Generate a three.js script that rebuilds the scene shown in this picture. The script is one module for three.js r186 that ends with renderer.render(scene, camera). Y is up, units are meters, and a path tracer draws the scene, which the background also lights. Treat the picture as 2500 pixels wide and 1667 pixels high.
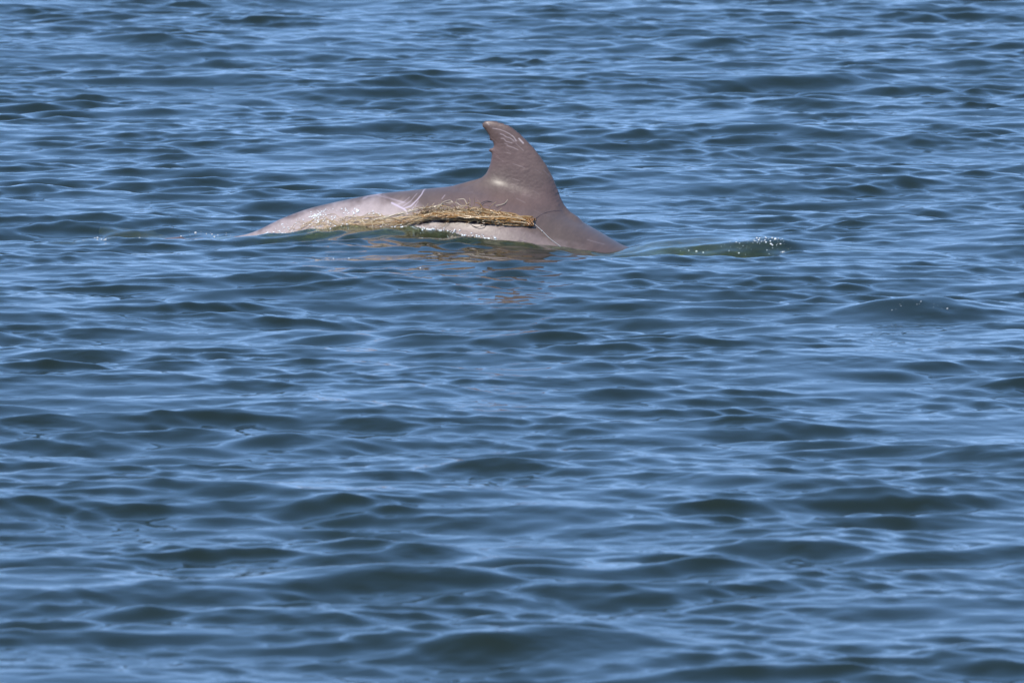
import * as THREE from 'three';
import { mergeGeometries } from 'three/addons/utils/BufferGeometryUtils.js';
import { createNoise2D, createNoise3D } from 'simplex-noise';

// ---------------------------------------------------------------- seeded random
let seedState = 20240611;
const rnd = () => { seedState = (seedState + 0x6d2b79f5) | 0; let t = Math.imul(seedState ^ (seedState >>> 15), 1 | seedState); t = (t + Math.imul(t ^ (t >>> 7), 61 | t)) ^ t; return ((t ^ (t >>> 14)) >>> 0) / 4294967296; };
const rr = (a, b) => a + (b - a) * rnd();
const gauss = () => Math.sqrt(-2 * Math.log(1 - rnd())) * Math.cos(6.2831853 * rnd());
const n2 = createNoise2D(rnd), n3 = createNoise3D(rnd);
const clamp = (x, a = 0, b = 1) => Math.min(b, Math.max(a, x));
const smooth = (a, b, x) => { const t = clamp((x - a) / (b - a)); return t * t * (3 - 2 * t); };
const mix = (a, b, t) => a + (b - a) * t;

// ---------------------------------------------------------------- camera: long lens from the deck of a small boat
const scene = new THREE.Scene();
const camera = new THREE.PerspectiveCamera(3.5242, 1024 / 682, 0.5, 6000);
camera.position.set(0, 2.5, 30);
camera.rotation.set(-5.2891 * Math.PI / 180, 0, 0);
camera.focus = 29.6; camera.userData.fStop = 16;

// ---------------------------------------------------------------- sky: clear midday air, computed
const sunDir = new THREE.Vector3(-0.42, 0.80, 0.46).normalize();
{
  const W = 512, Hh = 256, data = new Float32Array(W * Hh * 4);
  for (let j = 0; j < Hh; j++) for (let i = 0; i < W; i++) {
    const el = ((j + 0.5) / Hh - 0.5) * Math.PI, az = ((i + 0.5) / W - 0.5) * 2 * Math.PI;
    const d = new THREE.Vector3(Math.cos(el) * Math.cos(az), Math.sin(el), Math.cos(el) * Math.sin(az));
    const e = Math.max(el, 0), air = Math.exp(-e / 0.6), low = Math.exp(-e / 0.07);
    const c = d.dot(sunDir), ray = 0.85 + 0.3 * c * c, glow = 0.35 * Math.pow(Math.max(c, 0), 24) + 0.12 * Math.pow(Math.max(c, 0), 5);
    const o = (j * W + i) * 4, z = [0.04, 0.185, 0.47], h = [0.385, 0.745, 1.39], w = [0.16, 0.14, 0.08];
    for (let k = 0; k < 3; k++) data[o + k] = (mix(z[k], h[k], air) * ray + w[k] * low) + glow * [1, 0.97, 0.9][k] * 0.8;
    data[o + 3] = 1;
  }
  const sky = new THREE.DataTexture(data, W, Hh, THREE.RGBAFormat, THREE.FloatType);
  sky.mapping = THREE.EquirectangularReflectionMapping; sky.magFilter = THREE.LinearFilter; sky.needsUpdate = true;
  scene.background = sky; scene.environment = sky;
}
const sun = new THREE.DirectionalLight(new THREE.Color(1.0, 0.94, 0.84), 4.2);
sun.position.copy(sunDir).multiplyScalar(30); sun.castShadow = true;
sun.shadow.mapSize.set(2048, 2048);
Object.assign(sun.shadow.camera, { left: -8, right: 8, top: 8, bottom: -8, near: 1, far: 80 });
scene.add(sun);
const renderer = new THREE.WebGLRenderer();
renderer.toneMapping = THREE.LinearToneMapping;
renderer.toneMappingExposure = 1.0;
renderer.shadowMap.enabled = true;

// ---------------------------------------------------------------- open water
const waves = [];
{
  const band = (n, l0, l1, slope, spread, turn, q) => {
    const list = [];
    for (let i = 0; i < n; i++) {
      const L = l0 * Math.pow(l1 / l0, (i + rnd()) / n), k = 2 * Math.PI / L, a = turn + gauss() * spread;
      list.push([k * Math.sin(a), k * Math.cos(a), slope * Math.SQRT2 / Math.sqrt(n) / k * rr(0.7, 1.3), rnd() * 6.2832, Math.sin(a), Math.cos(a)]);
    }
    waves.push({ list, q });
  };
  band(7, 1.3, 3.0, 0.022, 0.35, 0.15, 0.8);
  band(22, 0.42, 1.2, 0.050, 0.42, -0.1, 0.9);
  band(40, 0.14, 0.42, 0.112, 0.52, 0.1, 0.85);
  band(34, 0.055, 0.15, 0.092, 0.75, 0.0, 0.8);
}
// single steep wavelets: [crest x, crest z, half length, height]
const wavelets = [[-0.32,8.19,0.21,0.056],[-0.08,8.58,0.17,0.036],[-0.52,5.30,0.30,0.050],[-0.15,5.16,0.09,0.018],[0.68,7.27,0.18,0.034],[0.59,7.65,0.17,0.050],[-0.12,8.30,0.24,0.032],[1.02,2.2,0.14,0.088],[-0.88,3.36,0.32,0.029],[-1.12,3.23,0.11,0.025],[-0.45,4.48,0.07,0.024],[-0.18,4.35,0.11,0.024],[-0.31,4.83,0.14,0.023],[0.23,5.70,0.13,0.036],[0.51,5.16,0.12,0.018],[0.18,5.11,0.14,0.018],[-0.34,6.83,0.09,0.026],[-0.85,6.51,0.10,0.017],[0.48,6.30,0.10,0.017],[0.65,7.50,0.12,0.025],[0.53,7.94,0.15,0.024],[0.06,9.05,0.15,0.031],[-0.78,9.08,0.11,0.019],[0.88,9.37,0.11,0.030],[0.33,7.07,0.12,0.021],[-0.68,-0.54,0.17,0.034],[-1.40,-1.70,0.14,0.029],[-0.95,-0.82,0.17,0.028],[-1.11,0.07,0.22,0.028],[0.28,-0.54,0.19,0.045],[1.04,-0.54,0.14,0.028],[1.27,-4.36,0.22,0.032],[0.81,-3.85,0.27,0.031],[-0.65,-5.73,0.13,0.024],[-0.94,-9.26,0.22,0.032],[-1.17,-8.15,0.17,0.028],[-0.86,-3.76,0.11,0.017],[0.61,-8.15,0.13,0.017],[-0.21,1.34,0.26,0.042],[-1.00,1.46,0.19,0.026]];

// the animal's own frame: x along the spine towards the head, turned a little towards the boat
const YAW = -12 * Math.PI / 180, cy = Math.cos(YAW), sy = Math.sin(YAW);
const toLocal = (x, z) => [cy * x - sy * z, sy * x + cy * z], toWorld = (x, z) => [cy * x + sy * z, -sy * x + cy * z];
const hermite = (tab, x, k) => {
  const n = tab.length; if (x <= tab[0][0]) return tab[0][k]; if (x >= tab[n - 1][0]) return tab[n - 1][k];
  let i = 0; while (i < n - 2 && tab[i + 1][0] <= x) i++;
  const m = (j) => { const a = Math.max(0, j - 1), b = Math.min(n - 1, j + 1); return (tab[b][k] - tab[a][k]) / (tab[b][0] - tab[a][0]); };
  const h = tab[i + 1][0] - tab[i][0], t = (x - tab[i][0]) / h, t2 = t * t, t3 = t2 * t;
  return (2 * t3 - 3 * t2 + 1) * tab[i][k] + (t3 - 2 * t2 + t) * h * m(i) + (3 * t2 - 2 * t3) * tab[i + 1][k] + (t3 - t2) * h * m(i + 1);
};
// spine table: x, height of the back, half height, half width
const BODY = [[-1.16,-.044,.012,.02],[-1.08,-.033,.020,.026],[-.98,-.022,.036,.034],[-.88,-.011,.055,.042],[-.745,.001,.075,.055],[-.63,.052,.10,.075],[-.56,.077,.115,.09],[-.457,.102,.135,.112],[-.376,.118,.15,.13],[-.285,.129,.165,.148],[-.171,.141,.182,.168],[-.05,.142,.195,.185],[.05,.118,.2,.195],[.151,.072,.2,.2],[.238,.025,.195,.2],[.311,-.013,.185,.195],[.40,-.03,.175,.195],[.52,-.018,.16,.195],[.64,-.03,.135,.17],[.74,-.08,.10,.12],[.80,-.145,.055,.06],[.9,-.165,.035,.045],[1.0,-.175,.025,.032]];
// water heaped up along the near flank: x, height
const HEAP = [[-1.2,0],[-.9,.0],[-.75,.000],[-.68,.004],[-.6,.010],[-.5,.028],[-.43,.038],[-.35,.043],[-.27,.040],[-.2,.034],[-.1,.027],[.04,.013],[.15,-.002],[.25,-.020],[.3,-.027],[.35,-.016],[.42,.002],[.5,.008],[.6,.011],[.7,.016],[.77,.008],[.88,0]];
const heaped = (x, z) => {
  const [X, Z] = toLocal(x, z); if (X < -1.2 || X > 0.95 || Z > 1.2 || Z < -0.5) return [0, 1];
  const w = hermite(BODY, X, 3), front = X > 0.3 ? mix(0.9, 0.24, smooth(0.25, 0.42, X)) : 0.85;
  const e = Math.min(w, 0.15), steep = 1 - smooth(e, e + 0.16, Z), slow = 1 - smooth(e, e + front * 0.75, Z), ahead = smooth(0.27, 0.37, X);
  const prof = Z > 0 ? mix(0.45 * steep + 0.55 * slow, 1 - smooth(0.13, 0.27, Z), ahead) : 1 - smooth(0, mix(0.3, 0.16, ahead), -Z);
  const near = (1 - smooth(0.15, 0.75, Math.abs(Z - 0.1))) * smooth(-1.2, -0.8, X) * (1 - smooth(0.75, 0.95, X));
  return [hermite(HEAP, X, 1) * prof - 0.030 * ahead * (1 - smooth(0.72, 0.86, X)) * Math.exp(-((Z - 0.34) ** 2) / 0.0120), 1 - 0.62 * near];
};
const waterPoint = (x, z, out) => {
  let dx = 0, h = 0, dz = 0;
  const [heap, calm] = heaped(x, z);
  const far = Math.hypot(x / 4, (z + 1) / 14), keep = 1 - smooth(1.2, 4, far);           // short waves only where the mesh is fine enough to hold them
  const m = [1, 0.85 + 0.4 * n2(x * 0.5, z * 0.4), 0.85 + 0.55 * n2(x * 0.9 + 7, z * 0.7), 0.8 + 0.75 * n2(x * 1.3 - 9, z * 1.0)];
  for (let b = 0; b < 4; b++) {
    const g = Math.max(0.15, m[b]) * (b ? keep : 1) * (b < 2 ? calm : b < 3 ? 0.45 + 0.55 * calm : 1.9 - 0.9 * calm), q = waves[b].q;
    if (g * keep < 1e-3 && b) continue;
    for (const w of waves[b].list) {
      const p = w[0] * x + w[1] * z + w[3], a = w[2] * g, s = Math.sin(p) * a * q;
      h += Math.cos(p) * a; dx -= w[4] * s; dz -= w[5] * s;
    }
  }
  for (const [cx, cz, L, A] of wavelets) {
    const u = (x - cx) / (L * 1.25); if (u > 2.5 || u < -2.5) continue;
    const v = z - cz - 0.12 * L * Math.sin(u * 2 + cx * 9); if (v > 0.8 || v < -0.8) continue;
    const s = v > 0 ? 0.17 : 0.13;
    h += 0.56 * calm * A * Math.exp(-u * u) * (Math.exp(-v * v / (s * s)) - 0.35 * Math.exp(-(v - 0.22) * (v - 0.22) / 0.04));
  }
  out[0] = x + dx; out[1] = h + heap; out[2] = z + dz;
};
const axis = (core0, core1, step, reach) => {                                             // even steps in the core, widening towards the horizon
  const a = []; for (let v = core0; v <= core1 + 1e-6; v += step(v)) a.push(v);
  let s = 0.02, lo = core0, hi = a[a.length - 1]; const before = [], after = [];
  while (lo > -reach) { lo -= s; hi += s; before.unshift(lo); after.push(hi); s *= 1.16; }
  return [...before, ...a, ...after];
};
{
  const xs = axis(-2.6, 2.6, () => 0.0115, 3000), zs = axis(-12.2, 10.6, (v) => v > 0 ? 0.0105 : 0.0135, 3000);
  const nx = xs.length, nz = zs.length, pos = new Float32Array(nx * nz * 3), uv = new Float32Array(nx * nz * 2), p = [0, 0, 0];
  for (let j = 0, o = 0; j < nz; j++) for (let i = 0; i < nx; i++, o++) {
    waterPoint(xs[i], zs[j], p);
    pos[o * 3] = p[0]; pos[o * 3 + 1] = p[1]; pos[o * 3 + 2] = p[2]; uv[o * 2] = xs[i]; uv[o * 2 + 1] = zs[j];
  }
  const idx = new Uint32Array((nx - 1) * (nz - 1) * 6);
  for (let j = 0, k = 0; j < nz - 1; j++) for (let i = 0; i < nx - 1; i++) { const a = j * nx + i, b = a + nx; idx[k++] = a; idx[k++] = b; idx[k++] = a + 1; idx[k++] = b; idx[k++] = b + 1; idx[k++] = a + 1; }
  const g = new THREE.BufferGeometry();
  g.setAttribute('position', new THREE.BufferAttribute(pos, 3)); g.setAttribute('uv', new THREE.BufferAttribute(uv, 2)); g.setIndex(new THREE.BufferAttribute(idx, 1));
  g.computeVertexNormals();
  const m = new THREE.MeshPhysicalMaterial({ color: new THREE.Color().setRGB(0.46, 0.66, 0.41), roughness: 0.03, ior: 1.333, transmission: 0.97, thickness: 1, attenuationColor: new THREE.Color().setRGB(0.42, 0.48, 0.25), attenuationDistance: 0.2 });
  // capillary ripples, a few millimetres high, in a tile of 1.6 m
  const S = 1024, hgt = new Float32Array(S * S), rip = [];
  for (let i = 0; i < 46; i++) { const L = 0.022 * Math.pow(3.2, rnd()), a = gauss() * 0.9, n = 1.6 / L; rip.push([Math.round(n * Math.sin(a)), Math.round(n * Math.cos(a)), L * rr(0.6, 1.3), rnd() * 6.28]); }
  let lo = 1e9, hi = -1e9; const tau = 2 * Math.PI;
  for (let j = 0; j < S; j++) for (let i = 0; i < S; i++) {
    const u = i / S * tau, v = j / S * tau, patch = 0.55 + 0.45 * Math.sin(u * 2 + 1.3 * Math.sin(v)) * Math.cos(v * 3 + Math.sin(u * 2) + 1) + 0.3 * Math.sin(u * 5 + v * 4 + 2 * Math.sin(u + v)); let h = 0;
    for (const r of rip) h += Math.cos(r[0] * u + r[1] * v + r[3]) * r[2];
    h *= Math.max(0.05, patch); hgt[j * S + i] = h; lo = Math.min(lo, h); hi = Math.max(hi, h);
  }
  const px = new Float32Array(S * S * 4); for (let i = 0; i < S * S; i++) { px[i * 4] = px[i * 4 + 1] = px[i * 4 + 2] = (hgt[i] - lo) / (hi - lo); px[i * 4 + 3] = 1; }
  const ripples = new THREE.DataTexture(px, S, S, THREE.RGBAFormat, THREE.FloatType); ripples.wrapS = ripples.wrapT = THREE.RepeatWrapping; ripples.magFilter = THREE.LinearFilter; ripples.repeat.set(1 / 1.6, 1 / 1.6); ripples.needsUpdate = true;
  m.bumpMap = ripples; m.bumpScale = 0.0017;
  const water = new THREE.Mesh(g, m);
  water.name = 'water'; water.userData = { kind: 'structure', label: 'rippled dark blue green sea water reflecting the clear sky', category: 'water' };
  water.receiveShadow = true; water.castShadow = true;
  scene.add(water);
}
{
  const bed = new THREE.Mesh(new THREE.PlaneGeometry(6000, 6000), new THREE.MeshStandardMaterial({ color: new THREE.Color().setRGB(0.09, 0.08, 0.055), roughness: 1 }));  // unseen bed, added so refracted rays end on something dark
  bed.rotation.x = -Math.PI / 2; bed.position.y = -2.2; bed.name = 'added_sea_bed'; bed.userData = { kind: 'structure', label: 'added unseen dark sea bed closing off the deep water', category: 'sea bed' };
  bed.receiveShadow = true; scene.add(bed);
}

// ---------------------------------------------------------------- dolphin
const FIN = [[-0.1591,0.1144],[-0.1364,0.1348],[-0.1136,0.1486],[-0.0954,0.1561],[-0.0829,0.1636],[-0.0738,0.1726],[-0.0659,0.1872],[-0.0591,0.2030],[-0.0556,0.2186],[-0.0534,0.2309],[-0.0545,0.2376],[-0.0630,0.2402],[-0.0613,0.2464],[-0.0511,0.2476],[-0.0477,0.2544],[-0.0500,0.2621],[-0.0534,0.2688],[-0.0630,0.2725],[-0.0579,0.2770],[-0.0647,0.2875],[-0.0715,0.2974],[-0.0783,0.3040],[-0.0818,0.3129],[-0.0772,0.3185],[-0.0681,0.3214],[-0.0534,0.3211],[-0.0420,0.3185],[-0.0272,0.3148],[-0.0079,0.3084],[0.0136,0.2932],[0.0340,0.2746],[0.0556,0.2532],[0.0771,0.2274],[0.0953,0.2010],[0.1112,0.1712],[0.1248,0.1391],[0.1361,0.1081],[0.1452,0.0849],[0.1531,0.0706],[0.1724,0.0564],[0.1645,0.0084],[-0.1364,0.0032]];
const outline = (poly, x, y) => {                                                        // signed distance to a closed outline, negative inside
  let d = 1e9, inside = false;
  for (let i = 0, j = poly.length - 1; i < poly.length; j = i++) {
    const [ax, ay] = poly[j], [bx, by] = poly[i], ex = bx - ax, ey = by - ay, t = clamp(((x - ax) * ex + (y - ay) * ey) / (ex * ex + ey * ey));
    d = Math.min(d, Math.hypot(x - ax - t * ex, y - ay - t * ey));
    if ((ay > y) !== (by > y) && x < (bx - ax) * (y - ay) / (by - ay) + ax) inside = !inside;
  }
  return inside ? -d : d;
};
const smin = (a, b, k) => { const h = Math.max(k - Math.abs(a - b), 0) / k; return Math.min(a, b) - h * h * k * 0.25; };
const skinZ = (X, Y) => { const t = hermite(BODY, X, 1), h = hermite(BODY, X, 2), w = hermite(BODY, X, 3); return w * Math.sqrt(Math.max(0, 1 - ((Y - t + h) / h) ** 2)); };
const place = (o) => { o.rotation.y = YAW; return o; };
const castAll = (o) => { o.traverse((m) => { if (m.isMesh) { m.castShadow = true; m.receiveShadow = true; } }); return o; };
const EDGEY = [[-1.3,-.2],[-.9,-.06],[-.745,-.0],[-.696,.014],[-.619,.047],[-.549,.073],[-.444,.094],[-.387,.104],[-.329,.109],[-.268,.104],[-.202,.075],[-.15,.052],[-.08,.050],[-.02,.058],[.04,.052],[.09,.036],[.14,.016],[.19,-.002],[.27,-.03],[.36,-.035],[.6,-.04],[1.05,-.19]];   // where the dark cape meets the pale flank
let fieldZ = skinZ;
const GX0 = -1.5, GY0 = -0.56, GX1 = 1.05, GY1 = 0.335;
{
  const c = 0.005, Z0 = -0.42, nx = Math.ceil((GX1 - GX0) / c), ny = Math.ceil((GY1 - GY0) / c), nz = Math.ceil(0.84 / c);
  const F = new Float32Array(nx * ny * nz), at = (i, j, k) => (i * ny + j) * nz + k;
  for (let i = 0; i < nx; i++) {
    const x = GX0 + i * c, t = hermite(BODY, x, 1), h = hermite(BODY, x, 2), w = hermite(BODY, x, 3), off = Math.max(0, -1.16 - x, x - 1.0);
    const s = clamp((x - 0.36) / -0.2 + 0.1), tail = x < -0.85;
    for (let j = 0; j < ny; j++) {
      const y = GY0 + j * c, fin = x > -0.25 && x < 0.26 && y > -0.06 ? outline(FIN, x, y) : 9;
      const T = mix(0.034, 0.011, smooth(0.1, 0.31, y)), th = fin < 0 ? T * Math.sqrt(1 - (1 - Math.min(-fin / 0.075, 1)) ** 2) : 0;
      for (let k = 0; k < nz; k++) {
        const z = Z0 + k * c, az = Math.abs(z), q = Math.hypot(z / w, (y - t + h) / h);
        let d = (q - 1) * Math.min(w, h) * (q < 1 ? 1 : 1.0); if (off) d = Math.hypot(Math.max(d, 0), off);
        if (fin < 1) d = smin(d, fin < 0 ? az - th - 0.0022 : Math.hypot(fin, az) - 0.0022, 0.042);
        if (tail) { const u = clamp(az / 0.3), le = -0.93 - 0.22 * Math.pow(u, 1.3), te = -1.14 - 0.09 * u + 0.05 * Math.exp(-az * az / 0.0012); d = smin(d, Math.max(x - le, te - x, Math.abs(y + 0.046 + (x + 1.05) * -0.12) - 0.016 * (1 - 0.7 * u), az - 0.3), 0.03); }
        if (x > 0.05 && x < 0.5 && az > 0.1 && y < -0.1) { // flippers
          const ax = 0.36, ay = -0.23, azz = 0.15, bx = 0.15, by = -0.40, bz = 0.36, ex = bx - ax, ey = by - ay, ez = bz - azz;
          const m = clamp(((x - ax) * ex + (y - ay) * ey + (az - azz) * ez) / (ex * ex + ey * ey + ez * ez));
          d = smin(d, Math.hypot((x - ax - m * ex) * 0.45, y - ay - m * ey, az - azz - m * ez) - mix(0.032, 0.012, m), 0.03);
        }
        F[at(i, j, k)] = d;
      }
    }
  }
  fieldZ = (X, Y) => { const a = (X - GX0) / c, b = (Y - GY0) / c, i = Math.floor(a), j = Math.floor(b), u = a - i, w = b - j, f = (k) => mix(mix(F[at(i, j, k)], F[at(i + 1, j, k)], u), mix(F[at(i, j + 1, k)], F[at(i + 1, j + 1, k)], u), w); for (let k = nz - 2; k > -Z0 / c; k--) if (f(k) < 0) return Z0 + (k + f(k) / (f(k) - f(k + 1))) * c; return 0; };
  // surface nets
  const id = new Int32Array(nx * ny * nz).fill(-1), P = [], N = [], UV = [], I = [];
  const E = []; for (let a = 0; a < 8; a++) for (const b of [1, 2, 4]) if (!(a & b)) E.push([a, a | b]);
  const v = new Float32Array(8);
  const grad = (x, y, z) => {
    const f = (a, b, d) => { const i = clamp(Math.floor(a), 0, nx - 2), j = clamp(Math.floor(b), 0, ny - 2), k = clamp(Math.floor(d), 0, nz - 2), u = a - i, w = b - j, t = d - k; let r = 0; for (let q = 0; q < 8; q++) r += F[at(i + (q & 1), j + (q >> 1 & 1), k + (q >> 2))] * (q & 1 ? u : 1 - u) * (q & 2 ? w : 1 - w) * (q & 4 ? t : 1 - t); return r; };
    const g = [f(x + 0.8, y, z) - f(x - 0.8, y, z), f(x, y + 0.8, z) - f(x, y - 0.8, z), f(x, y, z + 0.8) - f(x, y, z - 0.8)], l = Math.hypot(...g) || 1; return [g[0] / l, g[1] / l, g[2] / l];
  };
  for (let i = 0; i < nx - 1; i++) for (let j = 0; j < ny - 1; j++) for (let k = 0; k < nz - 1; k++) {
    let mask = 0; for (let q = 0; q < 8; q++) { v[q] = F[at(i + (q & 1), j + (q >> 1 & 1), k + (q >> 2))]; if (v[q] < 0) mask |= 1 << q; }
    if (mask === 0 || mask === 255) continue;
    let n = 0, x = 0, y = 0, z = 0;
    for (const [a, b] of E) if ((v[a] < 0) !== (v[b] < 0)) { const t = v[a] / (v[a] - v[b]); n++; x += mix(a & 1, b & 1, t); y += mix(a >> 1 & 1, b >> 1 & 1, t); z += mix(a >> 2, b >> 2, t); }
    x = i + x / n; y = j + y / n; z = k + z / n;
    id[at(i, j, k)] = P.length / 3;
    const X = GX0 + x * c, Y = GY0 + y * c; P.push(X, Y, Z0 + z * c); N.push(...grad(x, y, z)); UV.push((X - GX0) / (GX1 - GX0), (Y - GY0) / (GY1 - GY0));
  }
  for (let i = 1; i < nx - 1; i++) for (let j = 1; j < ny - 1; j++) for (let k = 1; k < nz - 1; k++) {
    const s = F[at(i, j, k)] < 0;
    const quad = (a, b, d, e, flip) => { if (a < 0 || b < 0 || d < 0 || e < 0) return; flip ? I.push(a, b, d, a, d, e) : I.push(a, d, b, a, e, d); };
    if (s !== F[at(i + 1, j, k)] < 0) quad(id[at(i, j - 1, k - 1)], id[at(i, j, k - 1)], id[at(i, j, k)], id[at(i, j - 1, k)], s);
    if (s !== F[at(i, j + 1, k)] < 0) quad(id[at(i - 1, j, k - 1)], id[at(i - 1, j, k)], id[at(i, j, k)], id[at(i, j, k - 1)], s);
    if (s !== F[at(i, j, k + 1)] < 0) quad(id[at(i - 1, j - 1, k)], id[at(i, j - 1, k)], id[at(i, j, k)], id[at(i - 1, j, k)], s);
  }
  const g = new THREE.BufferGeometry();
  g.setAttribute('position', new THREE.Float32BufferAttribute(P, 3)); g.setAttribute('normal', new THREE.Float32BufferAttribute(N, 3)); g.setAttribute('uv', new THREE.Float32BufferAttribute(UV, 2)); g.setIndex(I);

  // skin: dark cape over a pale flank, blotches, rake scars, rope burns with painted rope shade, in the animal's own side view
  const W = 2048, Hp = Math.round(2048 * (GY1 - GY0) / (GX1 - GX0)), cv = document.createElement('canvas'); cv.width = W; cv.height = Hp;
  const cx = cv.getContext('2d'), im = cx.createImageData(W, Hp), bump = new Float32Array(W * Hp);
  const EDGE = EDGEY;
  const lin2 = (x) => Math.round(255 * (x <= 0.0031308 ? 12.92 * x : 1.055 * Math.pow(x, 1 / 2.4) - 0.055));
  for (let j = 0; j < Hp; j++) for (let i = 0; i < W; i++) {
    const x = GX0 + (GX1 - GX0) * (i + 0.5) / W, y = GY1 - (GY1 - GY0) * (j + 0.5) / Hp, o = (j * W + i) * 4;
    const rough = 0.010 * n2(x * 9, y * 22) + 0.004 * n2(x * 40, y * 60);
    const soft = mix(0.018, 0.010, smooth(-0.3, -0.1, x)), pale = 1 - smooth(-soft, soft, y + rough - hermite(EDGE, x, 1));
    const blotch = 0.10 * n2(x * 7 + 3, y * 9) + 0.07 * n2(x * 28, y * 24 + 5) + 0.05 * n2(x * 110, y * 110);
    const rear = 1 - smooth(-0.42, -0.12, x + 0.05 * n2(x * 12, y * 12)), pink = clamp(0.45 + 0.5 * n2(x * 4 - 8, y * 6) );
    const cape = [mix(0.134, 0.156, pink), mix(0.094, 0.094, pink), mix(0.076, 0.085, pink)], flank = [mix(0.215, 0.43, rear), mix(0.156, 0.342, rear), mix(0.142, 0.33, rear)];
    for (let k = 0; k < 3; k++) im.data[o + k] = lin2(clamp(mix(cape[k], flank[k], pale) * (1 + blotch)));
    im.data[o + 3] = 255;
  }
  cx.putImageData(im, 0, 0);
  const U = (x) => (x - GX0) / (GX1 - GX0) * W, V = (y) => (GY1 - y) / (GY1 - GY0) * Hp;
  const stroke = (pts, w, color, blur = 0) => { cx.strokeStyle = color; cx.lineCap = cx.lineJoin = 'round'; cx.lineWidth = w; cx.beginPath(); pts.forEach(([x, y], i) => (i ? cx.lineTo(U(x), V(y)) : cx.moveTo(U(x), V(y)))); cx.stroke(); };
  const bodyScars = [[[-0.318,0.101],[-0.301,0.095],[-0.284,0.089],[-0.273,0.084],[-0.266,0.075]],[[-0.240,0.134],[-0.239,0.124],[-0.246,0.111],[-0.260,0.095],[-0.279,0.088]],[[-0.254,0.125],[-0.264,0.107],[-0.283,0.093]],[[-0.271,0.116],[-0.284,0.104],[-0.301,0.096]],[[-0.242,0.108],[-0.250,0.093],[-0.260,0.081]],[[-0.375,0.118],[-0.328,0.111],[-0.283,0.103]],[[-0.353,0.118],[-0.309,0.109],[-0.277,0.102]],[[-0.171,0.124],[-0.176,0.115]],[[-0.407,0.109],[-0.390,0.115],[-0.362,0.120]]];
  bodyScars.forEach((p, i) => stroke(p, [3.2, 3, 1.8, 1.7, 1.7, 1.6, 1.3, 2, 4][i], `rgba(204,188,202,${[0.8, 0.75, 0.5, 0.45, 0.55, 0.4, 0.3, 0.5, 0.4][i]})`));
  const finScars = [[[-0.052,0.303],[-0.033,0.300],[-0.018,0.295],[-0.004,0.288],[0.008,0.279],[0.013,0.270]],[[-0.030,0.288],[-0.022,0.286],[-0.013,0.280],[-0.004,0.278],[0.008,0.270]],[[-0.028,0.276],[-0.021,0.276],[-0.013,0.268],[0.003,0.264]],[[-0.011,0.257],[0.006,0.252],[0.020,0.246]],[[-0.018,0.263],[-0.009,0.260]],[[-0.011,0.238],[0.001,0.235]],[[0.008,0.208],[0.020,0.205],[0.040,0.198]],[[0.021,0.276],[0.026,0.271],[0.033,0.264]],[[-0.069,0.318],[-0.062,0.312]],[[0.003,0.284],[0.015,0.270]],[[0.013,0.263],[0.035,0.244]]];
  finScars.forEach((p, i) => stroke(p, [2, 2, 2, 1.8, 1.6, 1.4, 1.2, 3.2, 2.4, 1.8, 1.4][i], `rgba(196,182,184,${[0.55, 0.55, 0.5, 0.45, 0.4, 0.3, 0.35, 0.8, 0.4, 0.45, 0.3][i]})`));
  for (let n = 0; n < 46; n++) { const x = rr(-0.7, 0.28), y = rr(-0.02, 0.14), a = rr(-0.5, 0.4), l = rr(0.008, 0.05); stroke([[x, y], [x + l * Math.cos(a) * 0.5, y + l * Math.sin(a) * 0.5 + rr(-0.002, 0.002)], [x + l * Math.cos(a), y + l * Math.sin(a)]], rr(0.8, 1.6), `rgba(205,190,200,${rr(0.08, 0.28)})`); }
  for (let n = 0; n < 26; n++) { const x = rr(-0.06, 0.1), y = rr(0.1, 0.3), l = rr(0.006, 0.03), a = -0.5 + rr(-0.4, 0.4); stroke([[x, y], [x + l * Math.cos(a), y + l * Math.sin(a)]], rr(0.8, 1.4), `rgba(200,188,190,${rr(0.08, 0.25)})`); }
  for (const [x, y, a, b] of [[-0.215,0.056,0.018,0.009],[-0.11,0.060,0.055,0.011],[-0.155,0.058,0.022,0.010],[-0.05,0.060,0.03,0.007]]) for (let n = 0; n < 60; n++) { // chafed skin and the dark gap below the rope, its shade painted in
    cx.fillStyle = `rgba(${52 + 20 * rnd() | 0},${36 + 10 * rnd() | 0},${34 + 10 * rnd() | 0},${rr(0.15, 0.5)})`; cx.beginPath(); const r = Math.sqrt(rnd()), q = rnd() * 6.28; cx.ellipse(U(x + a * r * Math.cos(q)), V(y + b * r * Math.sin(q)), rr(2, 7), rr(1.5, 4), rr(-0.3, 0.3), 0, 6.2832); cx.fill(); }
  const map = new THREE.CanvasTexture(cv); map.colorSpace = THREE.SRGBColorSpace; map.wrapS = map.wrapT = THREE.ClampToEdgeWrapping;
  const bw = 1024, bh = 512, bd = new Uint8Array(bw * bh * 4);                              // fine wet wrinkles of the skin
  for (let j = 0; j < bh; j++) for (let i = 0; i < bw; i++) { const x = i / bw * 2.55, y = j / bh * 0.895, h = 0.5 + 0.2 * n2(x * 50, y * 70) + 0.15 * n2(x * 140 + 4, y * 120) + 0.1 * n2(x * 22, y * 90), o = (j * bw + i) * 4; bd[o] = bd[o + 1] = bd[o + 2] = clamp(h) * 255; bd[o + 3] = 255; }
  const bt = new THREE.DataTexture(bd, bw, bh); bt.magFilter = THREE.LinearFilter; bt.needsUpdate = true;
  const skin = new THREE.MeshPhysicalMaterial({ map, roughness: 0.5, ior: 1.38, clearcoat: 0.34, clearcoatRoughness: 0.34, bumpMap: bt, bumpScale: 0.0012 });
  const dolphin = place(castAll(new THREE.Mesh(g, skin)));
  dolphin.name = 'dolphin';
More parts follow.
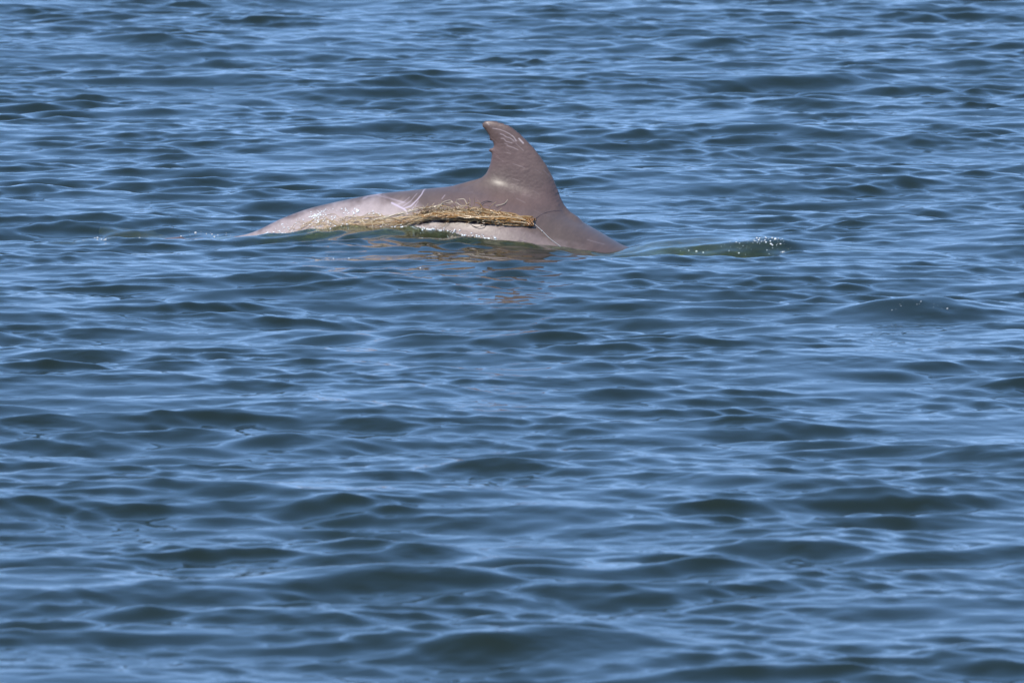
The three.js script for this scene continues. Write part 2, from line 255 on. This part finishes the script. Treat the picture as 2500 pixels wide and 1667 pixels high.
  dolphin.userData = { label: 'grey brown dolphin with a nicked, scratched dorsal fin arching its back out of the water', category: 'dolphin' };
  scene.add(dolphin);
}

// ---------------------------------------------------------------- frayed rope caught round the animal
const tube = (pts, radius, color, seg = 22, sides = 4) => {
  const g = new THREE.TubeGeometry(new THREE.CatmullRomCurve3(pts), seg, radius, sides, false), n = g.attributes.position.count, col = new Float32Array(n * 3);
  for (let i = 0; i < n; i++) col.set(color, i * 3);
  g.setAttribute('color', new THREE.BufferAttribute(col, 3)); return g;
};
const ROPE = [[-0.62,0.016,0.012,0.000],[-0.553,0.026,0.015,0.000],[-0.493,0.035,0.016,0.0005],[-0.433,0.044,0.016,0.001],[-0.373,0.050,0.014,0.0015],[-0.302,0.053,0.010,0.004],[-0.256,0.060,0.009,0.006],[-0.198,0.073,0.0075,0.007],[-0.141,0.078,0.0095,0.008],[-0.085,0.078,0.010,0.008],[-0.028,0.073,0.0105,0.008],[0.027,0.068,0.010,0.007],[0.054,0.064,0.008,0.006],[0.081,0.060,0.008,0.006]];
const ropePoint = (X, a, b) => { const y = hermite(ROPE, X, 1) + a * hermite(ROPE, X, 2); return new THREE.Vector3(X, y, skinZ(X, y) + (0.004 + hermite(ROPE, X, 3) * (1 + b)) * Math.sqrt(Math.max(0.15, 1 - a * a * 0.6))); };
const straw = () => { const t = rnd(); return [mix(0.42, 0.74, t), mix(0.28, 0.57, t), mix(0.12, 0.36, t)]; };
const hemp = () => { const t = rnd(); return [mix(0.16, 0.50, t), mix(0.07, 0.25, t), mix(0.016, 0.06, t)]; };
const fibre = new THREE.MeshPhysicalMaterial({ vertexColors: true, roughness: 0.4, clearcoat: 0.8, clearcoatRoughness: 0.15 });
{
  const rope = place(new THREE.Group()); rope.name = 'frayed_rope';
  rope.userData = { label: 'frayed golden brown rope bundle lying along the side of the dolphin below its fin', category: 'rope' };
  const strand = (x0, x1, color, r, wild) => {
    const pts = [], n = 11, lock = Math.floor(rnd() * 9), a0 = 1.1 * Math.sin(lock * 2.4) + rr(-0.4, 0.4), b0 = 0.8 * Math.cos(lock * 3.7) + rr(-0.3, 0.3), ph = lock * 1.7 + rr(-0.5, 0.5), fr = 5 + lock * 0.9;
    for (let i = 0; i <= n; i++) { const t = i / n, X = mix(x0, x1, t), k = Math.sin(ph + X * fr * 4) + 0.5 * n2(X * 25, lock * 3 + a0); pts.push(ropePoint(X, clamp(a0 + 0.42 * k + wild * t * t * rr(-1, 1), -1.6, 1.9), clamp(b0 + 0.4 * Math.cos(ph * 2 + X * fr * 2.3) + 0.25 * gauss() * wild + wild * t * rr(0, 0.8), -1, 2))); }
    return tube(pts, r, color);
  };
  const bundle = (name, list, label) => { const m = new THREE.Mesh(mergeGeometries(list), fibre); m.name = name; m.userData = { kind: 'stuff', label }; rope.add(m); };
  const tight = [], frayed = [], wisps = [];
  for (let i = 0; i < 100; i++) tight.push(strand(rr(0.04, 0.085), rr(-0.24, 0.0), rnd() < 0.72 ? hemp() : straw(), rr(0.0004, 0.0011), 0.8));
  for (let i = 0; i < 44; i++) frayed.push(strand(rr(-0.14, 0.02), rr(-0.5, -0.22), rnd() < 0.8 ? straw() : hemp(), rr(0.0004, 0.0008), 0.9));
  for (let i = 0; i < 34; i++) frayed.push(strand(rr(-0.42, -0.24), rr(-0.62, -0.45), straw(), rr(0.0003, 0.0006), 1.6));
  for (let i = 0; i < 46; i++) { const X = rr(-0.26, 0.07), l = rr(0.02, 0.07), u = rr(-1.6, 0.6), w = u + rr(0.8, 2.6) * (rnd() < 0.6 ? 1 : -1); tight.push(tube([0, 0.3, 0.65, 1].map((t) => ropePoint(X - l * t, mix(u, w, t) + rr(-0.2, 0.2), 0.6 + 0.5 * Math.sin(t * 3) + rr(-0.1, 0.4))), rr(0.0004, 0.0009), rnd() < 0.5 ? hemp() : straw(), 12, 3)); }
  bundle('hemp_fibres', tight, 'dense brown fibres of the rope end'); bundle('straw_fibres', frayed, 'pale unravelled fibres trailing towards the tail');
  // tuft of curled wisps standing up from the bundle
  for (let i = 0; i < 70; i++) {
    const X = rr(-0.24, -0.02), p = ropePoint(X, 0.9, 0.2), pts = [p.clone()]; let d = rr(0.5, 2.6), s = rr(0.006, 0.014), q = p.clone(), turn = rr(-0.6, 0.6);
    for (let k = 0; k < 4; k++) { d += turn + rr(-0.4, 0.4); q = q.clone().add(new THREE.Vector3(Math.cos(d) * s, Math.sin(d) * s * 0.7, rr(-0.001, 0.004))); q.z = Math.max(q.z, skinZ(q.x, q.y) + 0.002); pts.push(q); }
    wisps.push(tube(pts, rr(0.0005, 0.0009), rnd() < 0.7 ? straw() : hemp(), 12, 3));
  }
  bundle('curled_wisps', wisps, 'curled loose wisps sticking up from the rope');
  // knot where the rope is cinched
  const knot = [];
  for (let i = 0; i < 7; i++) { const pts = [], x = 0.076 + 0.0035 * (i % 4), t0 = rnd() * 6; for (let k = 0; k <= 10; k++) { const a = t0 + k / 10 * 6.6; const y = 0.060 + 0.009 * Math.cos(a); pts.push(new THREE.Vector3(x + 0.004 * Math.sin(a * 2 + i), y, skinZ(x, y) + 0.008 + 0.008 * Math.sin(a))); } knot.push(tube(pts, 0.0017, [0.30, 0.14, 0.04], 30, 6)); }
  { const m = new THREE.Mesh(mergeGeometries(knot), fibre); m.name = 'knot'; m.userData = { label: 'dark orange brown cinched end of the rope' }; rope.add(m); }
  // long single fibres that stand off the bundle
  const skinPoint = (X, Y, lift) => new THREE.Vector3(X, Y, skinZ(X, Y) + lift);
  const lone = [
    [[-0.30,0.062],[-0.24,0.088],[-0.19,0.097],[-0.155,0.106],[-0.135,0.107],[-0.115,0.098]], [[-0.34,0.058],[-0.27,0.082],[-0.20,0.093],[-0.15,0.098]], [[-0.36,0.057],[-0.30,0.072],[-0.22,0.086]], [[-0.40,0.05],[-0.345,0.066],[-0.27,0.072]],
    [[-0.42,0.054],[-0.395,0.048],[-0.38,0.036]], [[-0.36,0.062],[-0.365,0.05],[-0.358,0.04]], [[-0.345,0.062],[-0.33,0.05],[-0.335,0.038]], [[-0.175,0.099],[-0.168,0.108],[-0.15,0.112],[-0.14,0.105]], [[-0.02,0.101],[0.0,0.106],[0.004,0.115]],
    [[-0.12,0.076],[-0.13,0.06],[-0.145,0.05]], [[-0.09,0.07],[-0.085,0.055],[-0.065,0.047],[-0.045,0.053],[-0.04,0.068]], [[-0.23,0.07],[-0.26,0.055],[-0.29,0.045]], [[-0.2,0.066],[-0.235,0.058],[-0.26,0.047]], [[-0.46,0.05],[-0.445,0.062],[-0.42,0.064],[-0.40,0.055]],
    [[-0.065,0.104],[-0.05,0.112],[-0.03,0.108],[-0.025,0.1]], [[-0.10,0.105],[-0.115,0.116],[-0.135,0.113]]];
  lone.forEach((p, i) => { const dark = i === 9 || i === 10 || i === 14; const m = new THREE.Mesh(tube(p.map(([x, y], k) => skinPoint(x, y, 0.004 + 0.006 * Math.sin(k * 1.3 + i))), 0.0010, dark ? [0.08, 0.06, 0.055] : [0.60, 0.50, 0.36], 24, 4), fibre); m.name = 'loose_fibre'; rope.add(m); });
  scene.add(castAll(rope));
}
// ---------------------------------------------------------------- fishing line
{
  const line = place(new THREE.Group()); line.name = 'fishing_line';
  line.userData = { label: 'thin fishing line running from the rope knot across the skin and round the fin base', category: 'fishing line' };
  const pts = (l, lift) => l.map(([x, y]) => new THREE.Vector3(x, y, skinZ(x, y) + lift));
  const clear = new THREE.MeshPhysicalMaterial({ color: new THREE.Color().setRGB(0.55, 0.52, 0.50), roughness: 0.15, clearcoat: 1, clearcoatRoughness: 0.05 });
  const slack = new THREE.Mesh(new THREE.TubeGeometry(new THREE.CatmullRomCurve3(pts([[0.085,0.058],[0.113,0.037],[0.138,0.016],[0.173,-0.008],[0.19,-0.025]], 0.0035)), 30, 0.0008, 5), clear); slack.name = 'slack_line';
  const wrapPts = [new THREE.Vector3(0.084, 0.062, skinZ(0.084, 0.062) + 0.006)];
  for (const [x, y] of [[0.094,0.072],[0.104,0.079],[0.113,0.082],[0.124,0.0835],[0.136,0.083],[0.143,0.0825]]) wrapPts.push(new THREE.Vector3(x, y, fieldZ(x, y) + 0.0004));
  const wrap = new THREE.Mesh(new THREE.TubeGeometry(new THREE.CatmullRomCurve3(wrapPts), 40, 0.0006, 6), new THREE.MeshPhysicalMaterial({ color: new THREE.Color().setRGB(0.06, 0.042, 0.055), roughness: 0.4 })); wrap.name = 'tight_line';
  const bead = new THREE.Mesh(new THREE.SphereGeometry(0.0022, 10, 8), clear); bead.name = 'bead'; bead.position.set(0.113, 0.037, skinZ(0.113, 0.037) + 0.004);
  line.add(slack, wrap, bead); scene.add(castAll(line));
}
// ---------------------------------------------------------------- foam bubbles and painted drops
{
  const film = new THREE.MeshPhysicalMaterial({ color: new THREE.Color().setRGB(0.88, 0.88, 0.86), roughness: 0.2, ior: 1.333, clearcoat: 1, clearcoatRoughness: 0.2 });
  const ball = new THREE.IcosahedronGeometry(1, 2), q = [0, 0, 0];
  const foam = (name, label, list, category = 'foam') => {
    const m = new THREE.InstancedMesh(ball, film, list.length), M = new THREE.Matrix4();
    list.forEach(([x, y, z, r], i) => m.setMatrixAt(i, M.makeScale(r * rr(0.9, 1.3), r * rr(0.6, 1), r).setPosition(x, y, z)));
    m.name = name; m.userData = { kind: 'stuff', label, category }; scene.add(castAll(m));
  };
  const onWater = (x, z, r) => { waterPoint(x, z, q); return [q[0], q[1] + r * 0.3, q[2], r]; };
  const size = () => 0.0006 + 0.0023 * Math.pow(rnd(), 3.2);
  const cluster = (cx, cz, sx, sz, n, k = 1) => Array.from({ length: n }, () => onWater(cx + gauss() * sx, cz + gauss() * sz, k * size()));
  foam('foam', 'white bubbles on the wave pushed up ahead of the dolphin', [...cluster(0.63, 0.31, 0.055, 0.05, 55), ...cluster(0.69, 0.27, 0.025, 0.04, 40), ...cluster(0.52, 0.33, 0.03, 0.02, 6)]);
  const edge = [];
  for (let i = 0; i < 150; i++) { const X = rr(-0.32, -0.02) + gauss() * 0.02, [wx, wz] = toWorld(X, 0.16); waterPoint(wx, wz, q); const Y = q[1] + rr(-0.004, 0.016) * rnd() * rnd(); edge.push([...(() => { const [a, b] = toWorld(X, skinZ(X, Y) + rr(0, 0.03)); return [a, Y, b]; })(), size() * 1.2]); }
  for (let i = 0; i < 60; i++) { const X = rr(-0.76, -0.42), [wx, wz] = toWorld(X, 0.1); waterPoint(wx, wz, q); const Y = q[1] + rr(-0.003, 0.003), [a, b] = toWorld(X, skinZ(X, Y) + rr(0, 0.03)); edge.push([a, Y, b, size()]); }
  foam('foam_001', 'small bubbles along the waterline on the side of the dolphin', edge);
  foam('foam_002', 'few scattered bubbles on the ripples behind the tail of the dolphin', [...cluster(-0.84, -0.28, 0.05, 0.03, 16), ...cluster(-1.13, 0.0, 0.03, 0.05, 16), ...cluster(-1.14, -0.26, 0.015, 0.04, 8), ...cluster(-1.02, -0.24, 0.02, 0.03, 5)]);
  foam('foam_003', 'few bubbles on a dark wave face standing apart from the dolphin', [...cluster(0.98, 2.27, 0.012, 0.02, 5, 0.7), ...cluster(1.02, 2.26, 0.01, 0.02, 5, 0.7), ...cluster(1.07, 2.27, 0.012, 0.02, 6, 0.7)]);
  foam('foam_004', 'lone bubbles on the smooth water beside the dolphin', Array.from({ length: 12 }, () => onWater(rr(-0.5, 0.4), rr(0.25, 1.0), 0.8 * size())));
  const glints = [];  // opaque white beads painted in for sun glints on the wet flank
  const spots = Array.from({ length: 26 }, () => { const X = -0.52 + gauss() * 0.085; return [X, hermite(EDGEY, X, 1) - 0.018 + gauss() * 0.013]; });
  for (let i = 0; i < 330; i++) { const sp = spots[Math.floor(rnd() * 26)], X = sp[0] + gauss() * 0.011, Y = sp[1] + gauss() * 0.0045; if (Y > hermite(BODY, X, 1) - 0.01 || Y < 0.0) continue; const [a, b] = toWorld(X, skinZ(X, Y) + 0.0008); glints.push([a, Y, b, size()]); }
  foam('glint_beads', 'white beads painted as sun drops running down the pale tail flank of the dolphin', glints, 'water drops');
}
renderer.render(scene, camera);
